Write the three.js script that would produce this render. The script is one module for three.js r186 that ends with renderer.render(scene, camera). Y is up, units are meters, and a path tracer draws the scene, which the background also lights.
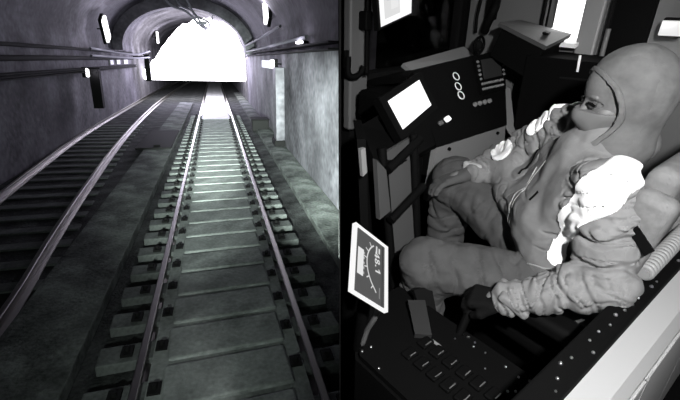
import * as THREE from 'three';
import { RectAreaLightUniformsLib } from 'three/addons/lights/RectAreaLightUniformsLib.js';
import { RoundedBoxGeometry } from 'three/addons/geometries/RoundedBoxGeometry.js';
import { mergeGeometries } from 'three/addons/utils/BufferGeometryUtils.js';
import { ImprovedNoise } from 'three/addons/math/ImprovedNoise.js';

RectAreaLightUniformsLib.init();
const D2R = Math.PI / 180;
const V = (x, y, z) => new THREE.Vector3(x, y, z);

// ---------------------------------------------------------------- camera, light, exposure
const scene = new THREE.Scene();
scene.background = new THREE.Color(0x000000);          // night: no sky reaches the tunnel or the cab
const renderer = new THREE.WebGLRenderer({ antialias: true });
renderer.toneMapping = THREE.LinearToneMapping;
renderer.toneMappingExposure = 1.0;
renderer.shadowMap.enabled = true;

const EYE = V(0, 1.55, 0);
const camera = new THREE.PerspectiveCamera(50.93, 680 / 400, 0.05, 300);
camera.position.copy(EYE);
camera.rotation.set(-26.5 * D2R, 0, 0);
scene.add(camera);

// two places side by side: the driver's cab and the sloping tunnel, each with its own axes
const CAB = { o: V(0, 0, 0), q: new THREE.Quaternion().setFromEuler(new THREE.Euler(0, 38.5 * D2R, 0)) };
const TUN = { o: EYE.clone(), q: new THREE.Quaternion().setFromEuler(new THREE.Euler(-7.633 * D2R, 16.142 * D2R, -4 * D2R, 'YXZ')) };
const WORLD = { o: V(0, 0, 0), q: new THREE.Quaternion() };
const toWorld = (F, p) => V(p[0], p[1], p[2]).applyQuaternion(F.q).add(F.o);

function spot(F, p, target, color, power, angle, penumbra, radius) {
  const l = new THREE.SpotLight(color, power, 0, angle * D2R, penumbra, 2);
  l.position.copy(toWorld(F, p)); l.target.position.copy(toWorld(F, target));
  l.castShadow = true; l.shadow.radius = radius; scene.add(l); scene.add(l.target); return l;
}
function area(F, p, target, color, power, w, h) {
  const l = new THREE.RectAreaLight(color, power, w, h);
  l.position.copy(toWorld(F, p)); l.lookAt(toWorld(F, target)); scene.add(l); return l;
}
function point(F, p, color, power, radius = 2) {
  const l = new THREE.PointLight(color, power, 0, 2);
  l.position.copy(toWorld(F, p)); l.castShadow = true; l.shadow.radius = radius; scene.add(l); return l;
}
// the burst of light at the tunnel's end
area(TUN, [-.9, -.1, -31.8], [-.5, -2.9, -14], 0xe6e0ff, 22, 4.6, 2.4);
// infrared lamp of the cab camera
spot(CAB, [0.2, 1.9, 0.26], [1.4, 0.82, -0.55], 0xffffff, 20, 50, 0.8, 2.0);
// the train's headlamp
spot(TUN, [-0.55, -1.15, -0.35], [-0.15, -1.55, -13], 0xf0fff6, 5200, 10.5, 1.0, 3.0);
spot(TUN, [-0.72, -0.85, -0.35], [-0.15, -1.85, -13], 0xf0fff6, 380, 18, 1.0, 3.0);
spot(TUN, [-0.9, -1.15, -0.35], [-0.2, -2.55, -7], 0xf0fff6, 16, 32, 1.0, 3.0);
spot(TUN, [-0.2, -1.15, -0.35], [2.25, -1.6, -8.6], 0xf0fff6, 3000, 14, 1.0, 3.0);

// ---------------------------------------------------------------- helpers
const taken = {};
function numbered(n) { const k = taken[n] = (taken[n] ?? -1) + 1; return k ? n + '_' + String(k).padStart(3, '0') : n; }
const baseOf = new WeakMap();
function tagIt(o, label, category, group, kind) {
  o.userData.label = label; if (category) o.userData.category = category;
  if (group) o.userData.group = group; if (kind) o.userData.kind = kind;
}
function thing(F, name, label, category, base, group) {
  const g = new THREE.Group(); g.name = numbered(name);
  g.position.copy(toWorld(F, base)); g.quaternion.copy(F.q);
  tagIt(g, label, category, group); baseOf.set(g, base); scene.add(g); return g;
}
function part(parent, name, geo, mat, label) {
  const b = baseOf.get(parent);
  const gg = Array.isArray(geo) ? merge(geo) : geo;
  gg.translate(-b[0], -b[1], -b[2]);
  const m = new THREE.Mesh(gg, mat); m.name = name; m.castShadow = m.receiveShadow = true;
  if (label) m.userData.label = label;
  baseOf.set(m, b); parent.add(m); return m;
}
function solo(F, name, label, category, base, geo, mat, group, kind) {
  const gg = Array.isArray(geo) ? merge(geo) : geo;
  gg.translate(-base[0], -base[1], -base[2]);
  const m = new THREE.Mesh(gg, mat); m.name = numbered(name); m.castShadow = m.receiveShadow = true;
  m.position.copy(toWorld(F, base)); m.quaternion.copy(F.q);
  tagIt(m, label, category, group, kind); baseOf.set(m, base); scene.add(m); return m;
}
function structure(F, name, label, geo, mat, base = [0, 0, 0]) { return solo(F, name, label, undefined, base, geo, mat, undefined, 'structure'); }
// uv in metres from the dominant axis of each face
function metric(geo, s = 1) {
  let g = geo.index ? geo.toNonIndexed() : geo;
  for (const k of Object.keys(g.attributes)) if (!['position', 'normal', 'uv'].includes(k)) g.deleteAttribute(k);
  if (!g.attributes.normal) g.computeVertexNormals();
  const p = g.attributes.position, uv = new Float32Array(p.count * 2), n = V(0, 0, 0), a = V(0, 0, 0), b = V(0, 0, 0), c = V(0, 0, 0);
  for (let i = 0; i < p.count; i += 3) {
    a.fromBufferAttribute(p, i); b.fromBufferAttribute(p, i + 1); c.fromBufferAttribute(p, i + 2);
    n.copy(b).sub(a).cross(c.clone().sub(a));
    const ax = Math.abs(n.x), ay = Math.abs(n.y), az = Math.abs(n.z);
    [a, b, c].forEach((q, k) => {
      const [u, v] = ay >= ax && ay >= az ? [q.x, q.z] : ax >= az ? [q.z, q.y] : [q.x, q.y];
      uv[(i + k) * 2] = u * s; uv[(i + k) * 2 + 1] = v * s;
    });
  }
  g.setAttribute('uv', new THREE.BufferAttribute(uv, 2)); return g;
}
function merge(list) { return mergeGeometries(list.map(g => metric(g))); }
function box(x0, x1, y0, y1, z0, z1, r = 0) {
  const w = x1 - x0, h = y1 - y0, d = z1 - z0;
  const g = r ? new RoundedBoxGeometry(w, h, d, 2, Math.min(r, w / 2.01, h / 2.01, d / 2.01)) : new THREE.BoxGeometry(w, h, d);
  g.translate((x0 + x1) / 2, (y0 + y1) / 2, (z0 + z1) / 2); return metric(g);
}
// a box turned about its own centre
function tbox(c, s, rot, r = 0.005) {
  const g = r ? new RoundedBoxGeometry(s[0], s[1], s[2], 2, Math.min(r, Math.min(...s) / 2.01)) : new THREE.BoxGeometry(...s);
  g.applyMatrix4(new THREE.Matrix4().compose(V(...c), new THREE.Quaternion().setFromEuler(new THREE.Euler(...rot, 'YXZ')), V(1, 1, 1)));
  return metric(g);
}
function tube(pts, r, seg = 24, rad = 8) {
  const c = new THREE.CatmullRomCurve3(pts.map(p => V(...p)), false, 'centripetal');
  return metric(new THREE.TubeGeometry(c, seg, r, rad, false));
}
function rod(a, b, r0, r1 = r0, rad = 14) {
  const A = V(...a), B = V(...b), d = B.clone().sub(A), g = new THREE.CylinderGeometry(r1, r0, d.length(), rad);
  g.applyQuaternion(new THREE.Quaternion().setFromUnitVectors(V(0, 1, 0), d.clone().normalize()));
  g.translate(...A.add(B).multiplyScalar(.5).toArray()); return metric(g);
}
// slab from four corners (top-left, top-right, bottom-right, bottom-left seen from its front)
function slab(c, t, keepUV = false) {
  const P = c.map(p => V(...p));
  const n = P[1].clone().sub(P[0]).cross(P[3].clone().sub(P[0])).normalize().negate();
  const B = P.map(p => p.clone().addScaledVector(n, -t));
  const pos = [], uv = [], q = (a, b, d, e) => { for (const k of [a, e, d, a, d, b].length ? [a, e, d, a, d, b] : []) pos.push(k.x, k.y, k.z); };
  q(P[0], P[1], P[2], P[3]); uv.push(0, 1, 0, 0, 1, 0, 0, 1, 1, 0, 1, 1);
  q(B[1], B[0], B[3], B[2]); q(P[1], B[1], B[2], P[2]); q(B[0], P[0], P[3], B[3]); q(B[0], B[1], P[1], P[0]); q(P[3], P[2], B[2], B[3]);
  while (uv.length < pos.length / 3 * 2) uv.push(.5, .5);
  const g = new THREE.BufferGeometry();
  g.setAttribute('position', new THREE.Float32BufferAttribute(pos, 3));
  g.setAttribute('uv', new THREE.Float32BufferAttribute(uv, 2));
  g.computeVertexNormals(); return keepUV ? g : metric(g);
}
const lerp3 = (a, b, t) => [0, 1, 2].map(i => a[i] + (b[i] - a[i]) * t);
const bil = (c, s, t) => lerp3(lerp3(c[0], c[1], s), lerp3(c[3], c[2], s), t);
function offs(c, d) {   // move a quad along its normal
  const P = c.map(p => V(...p)), n = P[1].clone().sub(P[0]).cross(P[3].clone().sub(P[0])).normalize().negate();
  return P.map(p => p.addScaledVector(n, d).toArray());
}
const sub = (c, s0, s1, t0, t1) => [bil(c, s0, t0), bil(c, s1, t0), bil(c, s1, t1), bil(c, s0, t1)];
let seed = 7; const rnd = () => { seed = (seed * 16807) % 2147483647; return seed / 2147483647; };
const NO = new ImprovedNoise();
function fbm(x, y, z, o = 4) { let s = 0, a = .5, f = 1; for (let i = 0; i < o; i++) { s += a * NO.noise(x * f, y * f, z * f); a *= .5; f *= 2.07; } return s; }

// ---------------------------------------------------------------- materials
function noiseTex(size, fn, srgb) {   // seamless enough: blended over its borders
  const d = new Uint8Array(size * size * 4);
  for (let y = 0; y < size; y++) for (let x = 0; x < size; x++) {
    const u = x / size, v = y / size;
    const w = (a, b) => fn(a, b);
    const k = (w(u, v) * (1 - u) * (1 - v) + w(u - 1, v) * u * (1 - v) + w(u, v - 1) * (1 - u) * v + w(u - 1, v - 1) * u * v);
    const c = Math.max(0, Math.min(255, k * 255)); const i = (y * size + x) * 4; d[i] = d[i + 1] = d[i + 2] = c; d[i + 3] = 255;
  }
  const t = new THREE.DataTexture(d, size, size); t.wrapS = t.wrapT = THREE.RepeatWrapping; t.magFilter = THREE.LinearFilter; t.minFilter = THREE.LinearMipmapLinearFilter; t.generateMipmaps = true;
  if (srgb) t.colorSpace = THREE.SRGBColorSpace; t.needsUpdate = true; return t;
}
const concreteTex = noiseTex(512, (u, v) => .8 + .35 * fbm(u * 5, v * 5, 1.3, 3) + .25 * fbm(u * 30, v * 30, 4.1, 3), true);
const grimeTex = noiseTex(512, (u, v) => .72 + .8 * fbm(u * 4, v * 4, 9.3, 4) + .35 * fbm(u * 40, v * 40, 2.1, 2), true);
const bumpTex = noiseTex(256, (u, v) => .5 + .8 * fbm(u * 18, v * 18, 7.7, 3));
const weaveTex = noiseTex(128, (u, v) => .5 + .22 * Math.sin(u * 2 * Math.PI * 32) + .22 * Math.sin(v * 2 * Math.PI * 32));
const clothTone = noiseTex(256, (u, v) => .88 + .3 * fbm(u * 6, v * 6, 3.3, 4), true);
const rep = (t, s) => { const c = t.clone(); c.repeat.set(s, s); c.needsUpdate = true; return c; };
function mat(color, rough, o = {}) { return new THREE.MeshStandardMaterial({ color, roughness: rough, ...o }); }
function phys(color, rough, o = {}) { return new THREE.MeshPhysicalMaterial({ color, roughness: rough, specularIntensity: .15, ...o }); }
const lin = (r, g = r, b = r) => new THREE.Color().setRGB(r, g, b);
const M = {
  wall: phys(lin(.29, .28, .315), .8, { map: rep(grimeTex, .16), bumpMap: rep(bumpTex, .5), bumpScale: .01 }),
  bed: phys(lin(.10, .105, .105), .95, { map: rep(grimeTex, .6), bumpMap: rep(bumpTex, 1.5), bumpScale: .03 }),
  walkway: phys(lin(.24, .26, .25), .92, { map: rep(grimeTex, .5), bumpMap: rep(bumpTex, 1.2), bumpScale: .02 }),
  sleeper: phys(lin(.20, .215, .21), .8, { map: rep(concreteTex, .9), bumpMap: rep(bumpTex, 2), bumpScale: .006 }),
  infill: phys(lin(.42, .45, .44), .85, { map: rep(concreteTex, .7), bumpMap: rep(bumpTex, 2), bumpScale: .008 }),
  slab: mat(lin(.44, .45, .46), .6, { map: rep(concreteTex, .5), bumpMap: rep(bumpTex, 1), bumpScale: .004 }),
  rail: mat(lin(.28, .265, .255), .36, { metalness: 1 }),
  iron: phys(lin(.012), .85),
  cable: phys(lin(.03), .9),
  paleCable: phys(lin(.3, .3, .34), .7),
  black: phys(lin(.0022), .7),
  blackMatte: phys(lin(.0018), .9),
  darkGrey: phys(lin(.006), .85),
  panelBlack: phys(lin(.0022), .8, { bumpMap: rep(bumpTex, 12), bumpScale: .0004 }),
  cabGrey: mat(lin(.10), .6, { bumpMap: rep(bumpTex, 8), bumpScale: .0004 }),
  cabPale: mat(lin(.20), .55, { bumpMap: rep(bumpTex, 8), bumpScale: .0004 }),
  ledge: mat(lin(.30), .5, { bumpMap: rep(bumpTex, 8), bumpScale: .0003 }),
  hood: mat(lin(.14), .95, { map: rep(clothTone, 4), bumpMap: rep(weaveTex, 9), bumpScale: .0006 }),
  jacket: mat(lin(.21), .9, { map: rep(clothTone, 3), bumpMap: rep(weaveTex, 9), bumpScale: .0006 }),
  trousers: mat(lin(.068), .92, { map: rep(clothTone, 3), bumpMap: rep(weaveTex, 9), bumpScale: .0006 }),
  mask: mat(lin(.12), .95, { bumpMap: rep(weaveTex, 9), bumpScale: .0004 }),
  skin: mat(lin(.13), .6),
  glove: phys(lin(.005), .8, { bumpMap: rep(weaveTex, 12), bumpScale: .0005 }),
  greyGlove: mat(lin(.06), .9, { bumpMap: rep(weaveTex, 12), bumpScale: .0005 }),
  reflective: mat(lin(.95), .35),
  piping: mat(lin(.32), .6),
  seat: mat(lin(.19), .85, { map: rep(clothTone, 5), bumpMap: rep(weaveTex, 9), bumpScale: .0006 }),
  metal: mat(lin(.6), .3, { metalness: 1 }),
  white: mat(lin(.8), .6),
  glass: new THREE.MeshPhysicalMaterial({ color: 0xffffff, roughness: .03, transmission: 1, thickness: 0, ior: 1.5 }),
};
const glow = (r, g, b, k) => new THREE.MeshStandardMaterial({ color: 0x000000, emissive: lin(r, g, b), emissiveIntensity: k, roughness: .6 });

// ================================================================= THE TUNNEL
const RAIL = -2.73, BED = -2.92, VL = -4.9, VR = 2.25, VC = (VL + VR) / 2;
function extrudeU(shape, u0, u1) {       // (across, up) outline swept along the tunnel
  const g = new THREE.ExtrudeGeometry(shape, { depth: u1 - u0, bevelEnabled: false, curveSegments: 40 }); g.translate(0, 0, -u1); return metric(g);
}
const poly = pts => new THREE.Shape(pts.map(p => new THREE.Vector2(...p)));
structure(TUN, 'floor', 'dark concrete trackbed of the tunnel', box(-5.4, 2.7, BED - .5, BED, -62, -1.6), M.bed, [0, BED - .5, -30]);
structure(TUN, 'wall_left', 'pale grey concrete tunnel wall beside the second track', box(VL - .4, VL, BED - .5, .6, -62, -5), M.wall, [VL, BED, -30]);
structure(TUN, 'wall_right', 'pale grey concrete tunnel wall beside the main track', box(VR, VR + .4, BED - .5, .6, -62, -7.05), M.wall, [VR, BED, -30]);
{ // vault
  const s = new THREE.Shape(), hw = (VR - VL) / 2;
  s.absellipse(VC, .6, hw + .4, 2.85, 0, Math.PI, false); s.lineTo(VL - .0, .6);
  const inner = []; for (let i = 0; i <= 40; i++) { const a = Math.PI - Math.PI * i / 40; inner.push([VC + hw * Math.cos(a), .6 + 2.45 * Math.sin(a)]); }
  inner.forEach(p => s.lineTo(...p));
  structure(TUN, 'ceiling', 'grimy concrete vault of the tunnel', extrudeU(s, 7.05, 62), M.wall, [VC, .6, -30]);
}
structure(TUN, 'wall_end', 'dark far end of the tunnel behind the burst of light', box(VL - .4, VR + .4, BED - .5, 3.5, -62.4, -62), M.wall, [VC, BED, -62]);
{ // concrete arch rib where the tunnel narrows
  const s = new THREE.Shape(), hw = (VR - VL) / 2;
  s.absellipse(VC, .55, hw - .02, 2.48, 0, Math.PI, false); s.lineTo(VL + .02, .3); s.lineTo(VL + .5, .3);
  for (let i = 0; i <= 40; i++) { const a = Math.PI - Math.PI * i / 40; s.lineTo(VC + (hw - .5) * Math.cos(a), .45 + 2.05 * Math.sin(a)); }
  s.lineTo(VR - .5, .3); s.lineTo(VR - .02, .3);
  structure(TUN, 'trim_1', 'concrete arch rib across the tunnel', extrudeU(s, 25, 25.8), M.wall, [VC, BED, -25]);
}
// walkway between the tracks: lower step towards the second track
structure(TUN, 'trim_2', 'concrete walkway strip between the two tracks', box(-2.26, -1.42, BED, BED + .16, -30, -2.2, .02), M.walkway, [-1.8, BED, -15]);
structure(TUN, 'trim_3', 'concrete walkway strip along the wall beside the main track', box(1.62, VR, BED, BED + .12, -40, -3.5, .02), M.walkway, [1.9, BED, -15]);

function railProfile() {
  return poly([[-.075, -.17], [.075, -.17], [.075, -.155], [.012, -.135], [.012, -.045], [.036, -.035], [.036, -.006], [.026, 0], [-.026, 0], [-.036, -.006], [-.036, -.035], [-.012, -.045], [-.012, -.135], [-.075, -.155]]);
}
function sweepRail(pts) {                // rail profile carried along a plan curve [across, distance]
  const prof = railProfile().getPoints(), P = [], I = [], N = prof.length;
  const c = new THREE.CatmullRomCurve3(pts.map(p => V(p[0], RAIL, -p[1])), false, 'centripetal'), n = 60;
  for (let i = 0; i <= n; i++) {
    const o = c.getPoint(i / n), t = c.getTangent(i / n), s = V(-t.z, 0, t.x).normalize();
    prof.forEach(q => P.push(o.x + s.x * q.x, o.y + q.y, o.z + s.z * q.x));
  }
  for (let i = 0; i < n; i++) for (let k = 0; k < N; k++) { const a = i * N + k, b = i * N + (k + 1) % N; I.push(a, a + N, b, b, a + N, b + N); }
  const g = new THREE.BufferGeometry(); g.setAttribute('position', new THREE.Float32BufferAttribute(P, 3)); g.setIndex(I);
  const h = g.toNonIndexed(); h.computeVertexNormals(); return metric(h);
}
{ // main track
  const t = thing(TUN, 'railway_track', 'straight main railway track with concrete sleepers down the tunnel', 'railway track', [-.03, BED, -20]);
  for (const v of [-.82, .76]) part(t, 'rail', sweepRail([[v, 2.2], [v, 20], [v, 40], [v, 60]]), M.rail, 'shiny steel rail');
  part(t, 'infill', box(-.74, .68, BED, RAIL - .075, -21.4, -2.2), M.infill, 'concrete between the sleepers');
  part(t, 'crossing_slab', box(-.70, .64, BED, RAIL - .02, -58, -21.4, .02), M.slab, 'smooth pale slab between the rails');
  const fast = [];
  for (let i = 0; i < 34; i++) {
    const u = 2.75 + i * .62, k = 0.05;
    const s = part(t, 'sleeper', tbox([-.03, RAIL - .215 + .045, -u], [2.46, .17, .3], [0, k, 0], .02), M.sleeper);
    part(t, 'centre_panel', tbox([-.03, RAIL - .085, -u], [1.16, .08, .53 + rnd() * .03], [0, k, 0], .038), M.infill, 'pale concrete panel between the rails');
    for (const [dv] of [[-.67], [.61], [-.99], [.93]]) {
      const z = -u - Math.sin(k) * (dv + .03);
      part(s, 'fastener', [box(dv - .055, dv + .055, RAIL - .09, RAIL - .055, z - .075, z + .075), rod([dv, RAIL - .06, z], [dv, RAIL - .015, z], .028, .028, 6)], M.iron);
    }
  }
}
{ // second track, curving in from the left
  const R = [[-2.3, 2.2], [-2.43, 5.1], [-2.62, 7], [-2.88, 10.1], [-3.3, 17], [-3.55, 26], [-3.5, 40], [-3.0, 60]];
  const L = R.map(p => [p[0] - (p[1] < 20 ? 1.5 : 1.35), p[1]]);
  const t = thing(TUN, 'railway_track', 'second railway track curving along the left tunnel wall in a dark trough', 'railway track', [-3.3, BED, -20]);
  for (const c of [R, L]) part(t, 'rail', sweepRail(c), M.rail, 'shiny steel rail');
  for (let i = 0; i < 26; i++) {
    const u = 3 + i * .7, c = R.reduce((a, p, k) => { if (k && u >= R[k - 1][1] && u <= p[1]) { const f = (u - R[k - 1][1]) / (p[1] - R[k - 1][1]); return R[k - 1][0] + (p[0] - R[k - 1][0]) * f; } return a; }, -3.3);
    part(t, 'sleeper', tbox([c - .72, RAIL - .21, -u], [1.95, .1, .25], [0, .03, 0], .015), M.sleeper);
  }
}
// the burst of light
{
  const g = new THREE.SphereGeometry(1, 72, 48); g.rotateZ(Math.PI / 2); const p = g.attributes.position;
  const prof = [[-4.75, -1.0], [-4.6, -.75], [-3.9, -.1], [-3.4, .7], [-2.75, 1.5], [-2, 2.25], [-1, 2.6], [-.2, 2.8], [.95, 2.5], [1.7, 1.95], [2.15, .9], [2.4, -1.0]];
  const top = v => { for (let i = 1; i < prof.length; i++) if (v <= prof[i][0]) { const [a, c] = [prof[i - 1], prof[i]]; return a[1] + (c[1] - a[1]) * (v - a[0]) / (c[0] - a[0]); } return -1; };
  for (let i = 0; i < p.count; i++) {
    const dx = Math.max(-1, Math.min(1, p.getX(i))), ro = Math.hypot(p.getY(i), p.getZ(i)) || 1e-6, cs = p.getY(i) / ro, sn = p.getZ(i) / ro;
    const v = -1.175 + 3.575 * Math.sin(dx * Math.PI / 2), k = ro < .02 ? 0 : 1;
    const ragged = .22 * k * NO.noise(v * 1.6, sn * 2, 4) + .1 * k * NO.noise(v * 5, sn * 3, 8);
    const y = cs > 0 ? -1.0 + (top(v) + ragged * Math.min(1, ro * 2) + 1.0) * Math.pow(cs, .8) * k : -1.0 - .55 * Math.pow(-cs, .4) * Math.min(1, ro * 3);
    p.setXYZ(i, v, y, sn * 1.6 * Math.sqrt(ro) - 34);
  }
  g.computeVertexNormals();
  const b = thing(TUN, 'light_burst', 'blinding white burst of light above the rails at the tunnel end', 'light', [-.7, -1.4, -34]);
  part(b, 'glow', metric(g), glow(.95, .92, 1, 7));
}
function tunnelLamp(p, s, rot, label, power, side) {
  const l = thing(TUN, 'tunnel_lamp', label, 'lamp', [p[0], p[1] - s[1] / 2, p[2]], 'lamps on the tunnel walls');
  part(l, 'housing', tbox([p[0] - side * .06, p[1], p[2]], [.12, s[1] * 1.1, s[2] * 1.1], rot, .02), M.iron);
  part(l, 'diffuser', tbox([p[0] + side * .05, p[1], p[2]], [.12, s[1], s[2]], rot, .05), glow(.97, .96, 1, 3), 'glowing white diffuser');
  part(l, 'bracket', rod([p[0] - side * .3, p[1], p[2]], [p[0] - side * .08, p[1], p[2]], .025), M.iron);
  point(TUN, [p[0] + side * .35, p[1], p[2] + .15], 0xf2eeff, power, 8);
}
tunnelLamp([-4.25, 1.05, -20.8], [.1, .95, .55], [0.5, 0, 0], 'large glowing lamp high on the left tunnel wall above a black post', 5, 1);
tunnelLamp([-4.6, -.62, -18.6], [.1, .34, .5], [0, 0, 0], 'small low glowing lamp on the left tunnel wall beside the black post', 2, 1);
tunnelLamp([-4.2, 1.5, -38.5], [.1, .9, .7], [0, 0, 0], 'distant glowing lamp on the tunnel wall left of the burst', 4, 1);
tunnelLamp([1.85, 1.65, -15.6], [.1, .85, .55], [-.4, 0, 0], 'large glowing lamp high on the right tunnel wall', 4, -1);
tunnelLamp([2.0, -.1, -15.2], [.1, .3, .3], [0, 0, 0], 'small glowing lamp at the top of the right wall column', 2, -1);
tunnelLamp([2.1, .45, -10.8], [.08, .07, .5], [0, 0, 0], 'slim glowing strip lamp under the right vault', 1, -1);
// white enamel plates along the top of the left wall
[[-24.3, .75, 'shortest'], [-25.9, .9, 'middle'], [-28, 1.2, 'longest']].forEach(([z, w, which]) => solo(TUN, 'wall_plate', which + ' of three white plates on the left wall below the cable shelf', 'plate', [VL + .05, -.42, z], box(VL, VL + .06, -.42, -.16, z - w / 2, z + w / 2, .01), M.white, 'white plates along the left wall'));
solo(TUN, 'wall_plate', 'white plate on the right wall below the cable shelf', 'plate', [VR - .05, -.3, -19.6], box(VR - .06, VR, -.3, .02, -21.0, -18.2, .01), M.white);
// cable shelves and cables
function shelf(v0, v1, h, u0, u1, label) { solo(TUN, 'cable_shelf', label, 'cable shelf', [(v0 + v1) / 2, h, -(u0 + u1) / 2], [box(v0, v1, h, h + .03, -u1, -u0), box(v0, v1, h + .12, h + .15, -u1, -u0)], M.iron); }
shelf(VL, VL + .32, -.62, 5.5, 30, 'dark cable shelf along the left tunnel wall');
shelf(VR - .3, VR, .22, 7.6, 30, 'dark cable shelf along the right tunnel wall');
for (const [v, h, r, m] of [[VL + .12, -.12, .07, M.cable], [VL + .1, .2, .05, M.cable], [VL + .22, -.55, .035, M.cable]])
  solo(TUN, 'cable', ['black cable lowest on the left wall shelf', 'thick black cable above the left wall shelf', 'thin black cable highest on the left wall'][h < -.3 ? 0 : h < 0 ? 1 : 2], 'cable', [v, h, -20],
    tube([[v, h, -5.5], [v, h - r * .1, -12], [v, h + r * .1, -18], [v, h - r * .1, -24], [v, h + r * .1, -28], [v, h, -30]], r, 50), m);
const runs = [
  [[[1.9, .95, -12.9], [1.75, .8, -18], [1.7, .75, -26], [1.6, .9, -31]], .045, 'upper pale cable strung along the right vault'],
  [[[2.1, .55, -10.2], [1.95, .5, -14], [1.85, .45, -22], [1.7, .5, -31]], .045, 'lower pale cable strung along the right wall'],
  [[[-4.6, .25, -19.5], [-4.1, .12, -27], [-3.9, .35, -31]], .05, 'upper pale cable strung from the left wall lamp'],
  [[[-4.6, -.02, -19.5], [-4.2, -.08, -27], [-3.95, -.02, -31]], .05, 'lower pale cable strung from the left wall lamp'],
  [[[-2.3, 3.0, -25], [-1.9, 2.55, -25], [-1.2, 2.3, -25], [-.6, 1.75, -25.5], [-.3, 1.6, -27]], .06, 'pale tangled cable drooping from the vault, outermost'],
  [[[-1.7, 3.0, -25], [-1.4, 2.5, -24.5], [-.9, 2.35, -25], [-.5, 1.8, -25], [-.2, 1.65, -27]], .05, 'pale tangled cable drooping from the vault, middle'],
  [[[-1.3, 3.05, -24], [-1.0, 2.6, -24], [-.75, 2.1, -24.5], [-.2, 1.9, -25], [-.1, 1.7, -27]], .05, 'pale tangled cable drooping from the vault, innermost'],
];
for (const [pts, r, label] of runs) solo(TUN, 'hanging_cable', label, 'cable', pts[0], tube(pts, r, 40), M.paleCable);
solo(TUN, 'hanger_rod', 'thin pale rod hanging from the vault above the burst', 'rod', [.1, 1.6, -26], rod([.12, 3.0, -26], [.08, 1.6, -26], .03), M.paleCable);
solo(TUN, 'junction_box', 'pale junction box where the hanging cables meet', 'box', [-.45, 1.75, -25.2], box(-.75, -.2, 1.72, 1.86, -25.4, -25, .02), M.paleCable);
function post(v, h0, h1, u, w, label) {
  const t = thing(TUN, 'wall_post', label, 'post', [v, h0, -u]);
  part(t, 'shaft', box(v - w / 2, v + w / 2, h0, h1, -u - w / 2, -u + w / 2, .02), M.iron);
  part(t, 'cap', box(v - w * .7, v + w * .7, h1, h1 + .06, -u - w * .7, -u + w * .7, .015), M.iron);
  part(t, 'arm', box(VL, v, h1 - .16, h1 - .06, -u - .05, -u + .05), M.iron);
}
post(-4.35, -1.95, -.5, 18.6, .34, 'black hanging post on the left tunnel wall under the large lamp');
post(-4.1, -1.5, .1, 30.9, .3, 'black hanging post near the burst on the left side of the tunnel');
{
  const t = thing(TUN, 'wall_column', 'pale column standing against the right tunnel wall', 'column', [2.1, BED, -14.8]);
  part(t, 'shaft', box(1.95, VR, BED + .14, -.2, -15.1, -14.5, .03), M.wall);
  part(t, 'foot', box(1.88, VR, BED + .1, BED + .3, -15.2, -14.4, .03), M.iron);
  const e = thing(TUN, 'trackside_box', 'low black equipment box on the trackbed right of the rails', 'box', [1.75, BED, -18.7]);
  part(e, 'body', box(1.45, 2.15, BED + .03, RAIL + .3, -19.1, -18.3, .03), M.iron);
  part(e, 'lid', box(1.42, 2.18, RAIL + .3, RAIL + .35, -19.13, -18.27, .02), M.darkGrey);
  const d = thing(TUN, 'trackside_box', 'low dark cover plate on the walkway left of the rails', 'box', [-1.85, BED, -15]);
  part(d, 'body', box(-2.5, -1.45, BED + .13, BED + .2, -17.8, -14.2, .02), M.iron);
  part(d, 'handle', rod([-2.0, BED + .22, -14.5], [-1.8, BED + .22, -14.5], .02), M.darkGrey);
}
for (const [v, label, h = -1.15] of [[-.72, 'small upper train headlamp above the other three', -.85], [-.55, 'round train headlamp shining straight down the tunnel'], [-.9, 'round train headlamp dipped towards the near sleepers'], [-.2, 'round train headlamp turned towards the right tunnel wall']]) {   // below the view
  const t = thing(TUN, 'train_headlamp', label, 'headlamp', [v, h - .15, -.2]);
  part(t, 'housing', rod([v, h, -.05], [v, h, -.28], .1, .12, 24), M.iron);
  part(t, 'lens', rod([v, h, -.28], [v, h, -.3], .11, .10, 24), glow(.95, 1, .97, 4), 'glowing lens');
}

// ================================================================= THE CAB
{ // divider between the two places: a sheet that thickens away from its free edge
  const s = poly([[-.0012, .6], [.0012, .6], [.014, 8.2], [-.014, 8.2]]);
  const g = new THREE.ExtrudeGeometry(s, { depth: 6.2, bevelEnabled: false }); g.rotateX(-Math.PI / 2); g.translate(0, -3.6, 0);
  structure(WORLD, 'wall_divider', 'dark sheet wall between the cab and the tunnel', metric(g), M.blackMatte, [0, -3.6, -4]);
}
const FRONT = -1.8, RIGHT = 2.5, REAR = .45;
{
  const fl = poly([[.47, .6], [1.46, 1.8], [RIGHT, 1.8], [RIGHT, -REAR], [.1, -REAR], [.2, .1]]);   // (r, -b)
  const mk = (y0, h) => { const g = new THREE.ExtrudeGeometry(fl, { depth: h, bevelEnabled: false }); g.rotateX(-Math.PI / 2); g.translate(0, y0, 0); return metric(g); };
  structure(CAB, 'floor_cab', 'black rubber floor of the cab', mk(-.1, .1), M.blackMatte);
  structure(CAB, 'ceiling_cab', 'dark ceiling of the cab', mk(2.2, .1), M.darkGrey);
}
structure(CAB, 'wall_back', 'dark rear wall of the cab', box(.1, RIGHT + .1, -.1, 2.3, REAR, REAR + .1), M.darkGrey);
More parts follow.
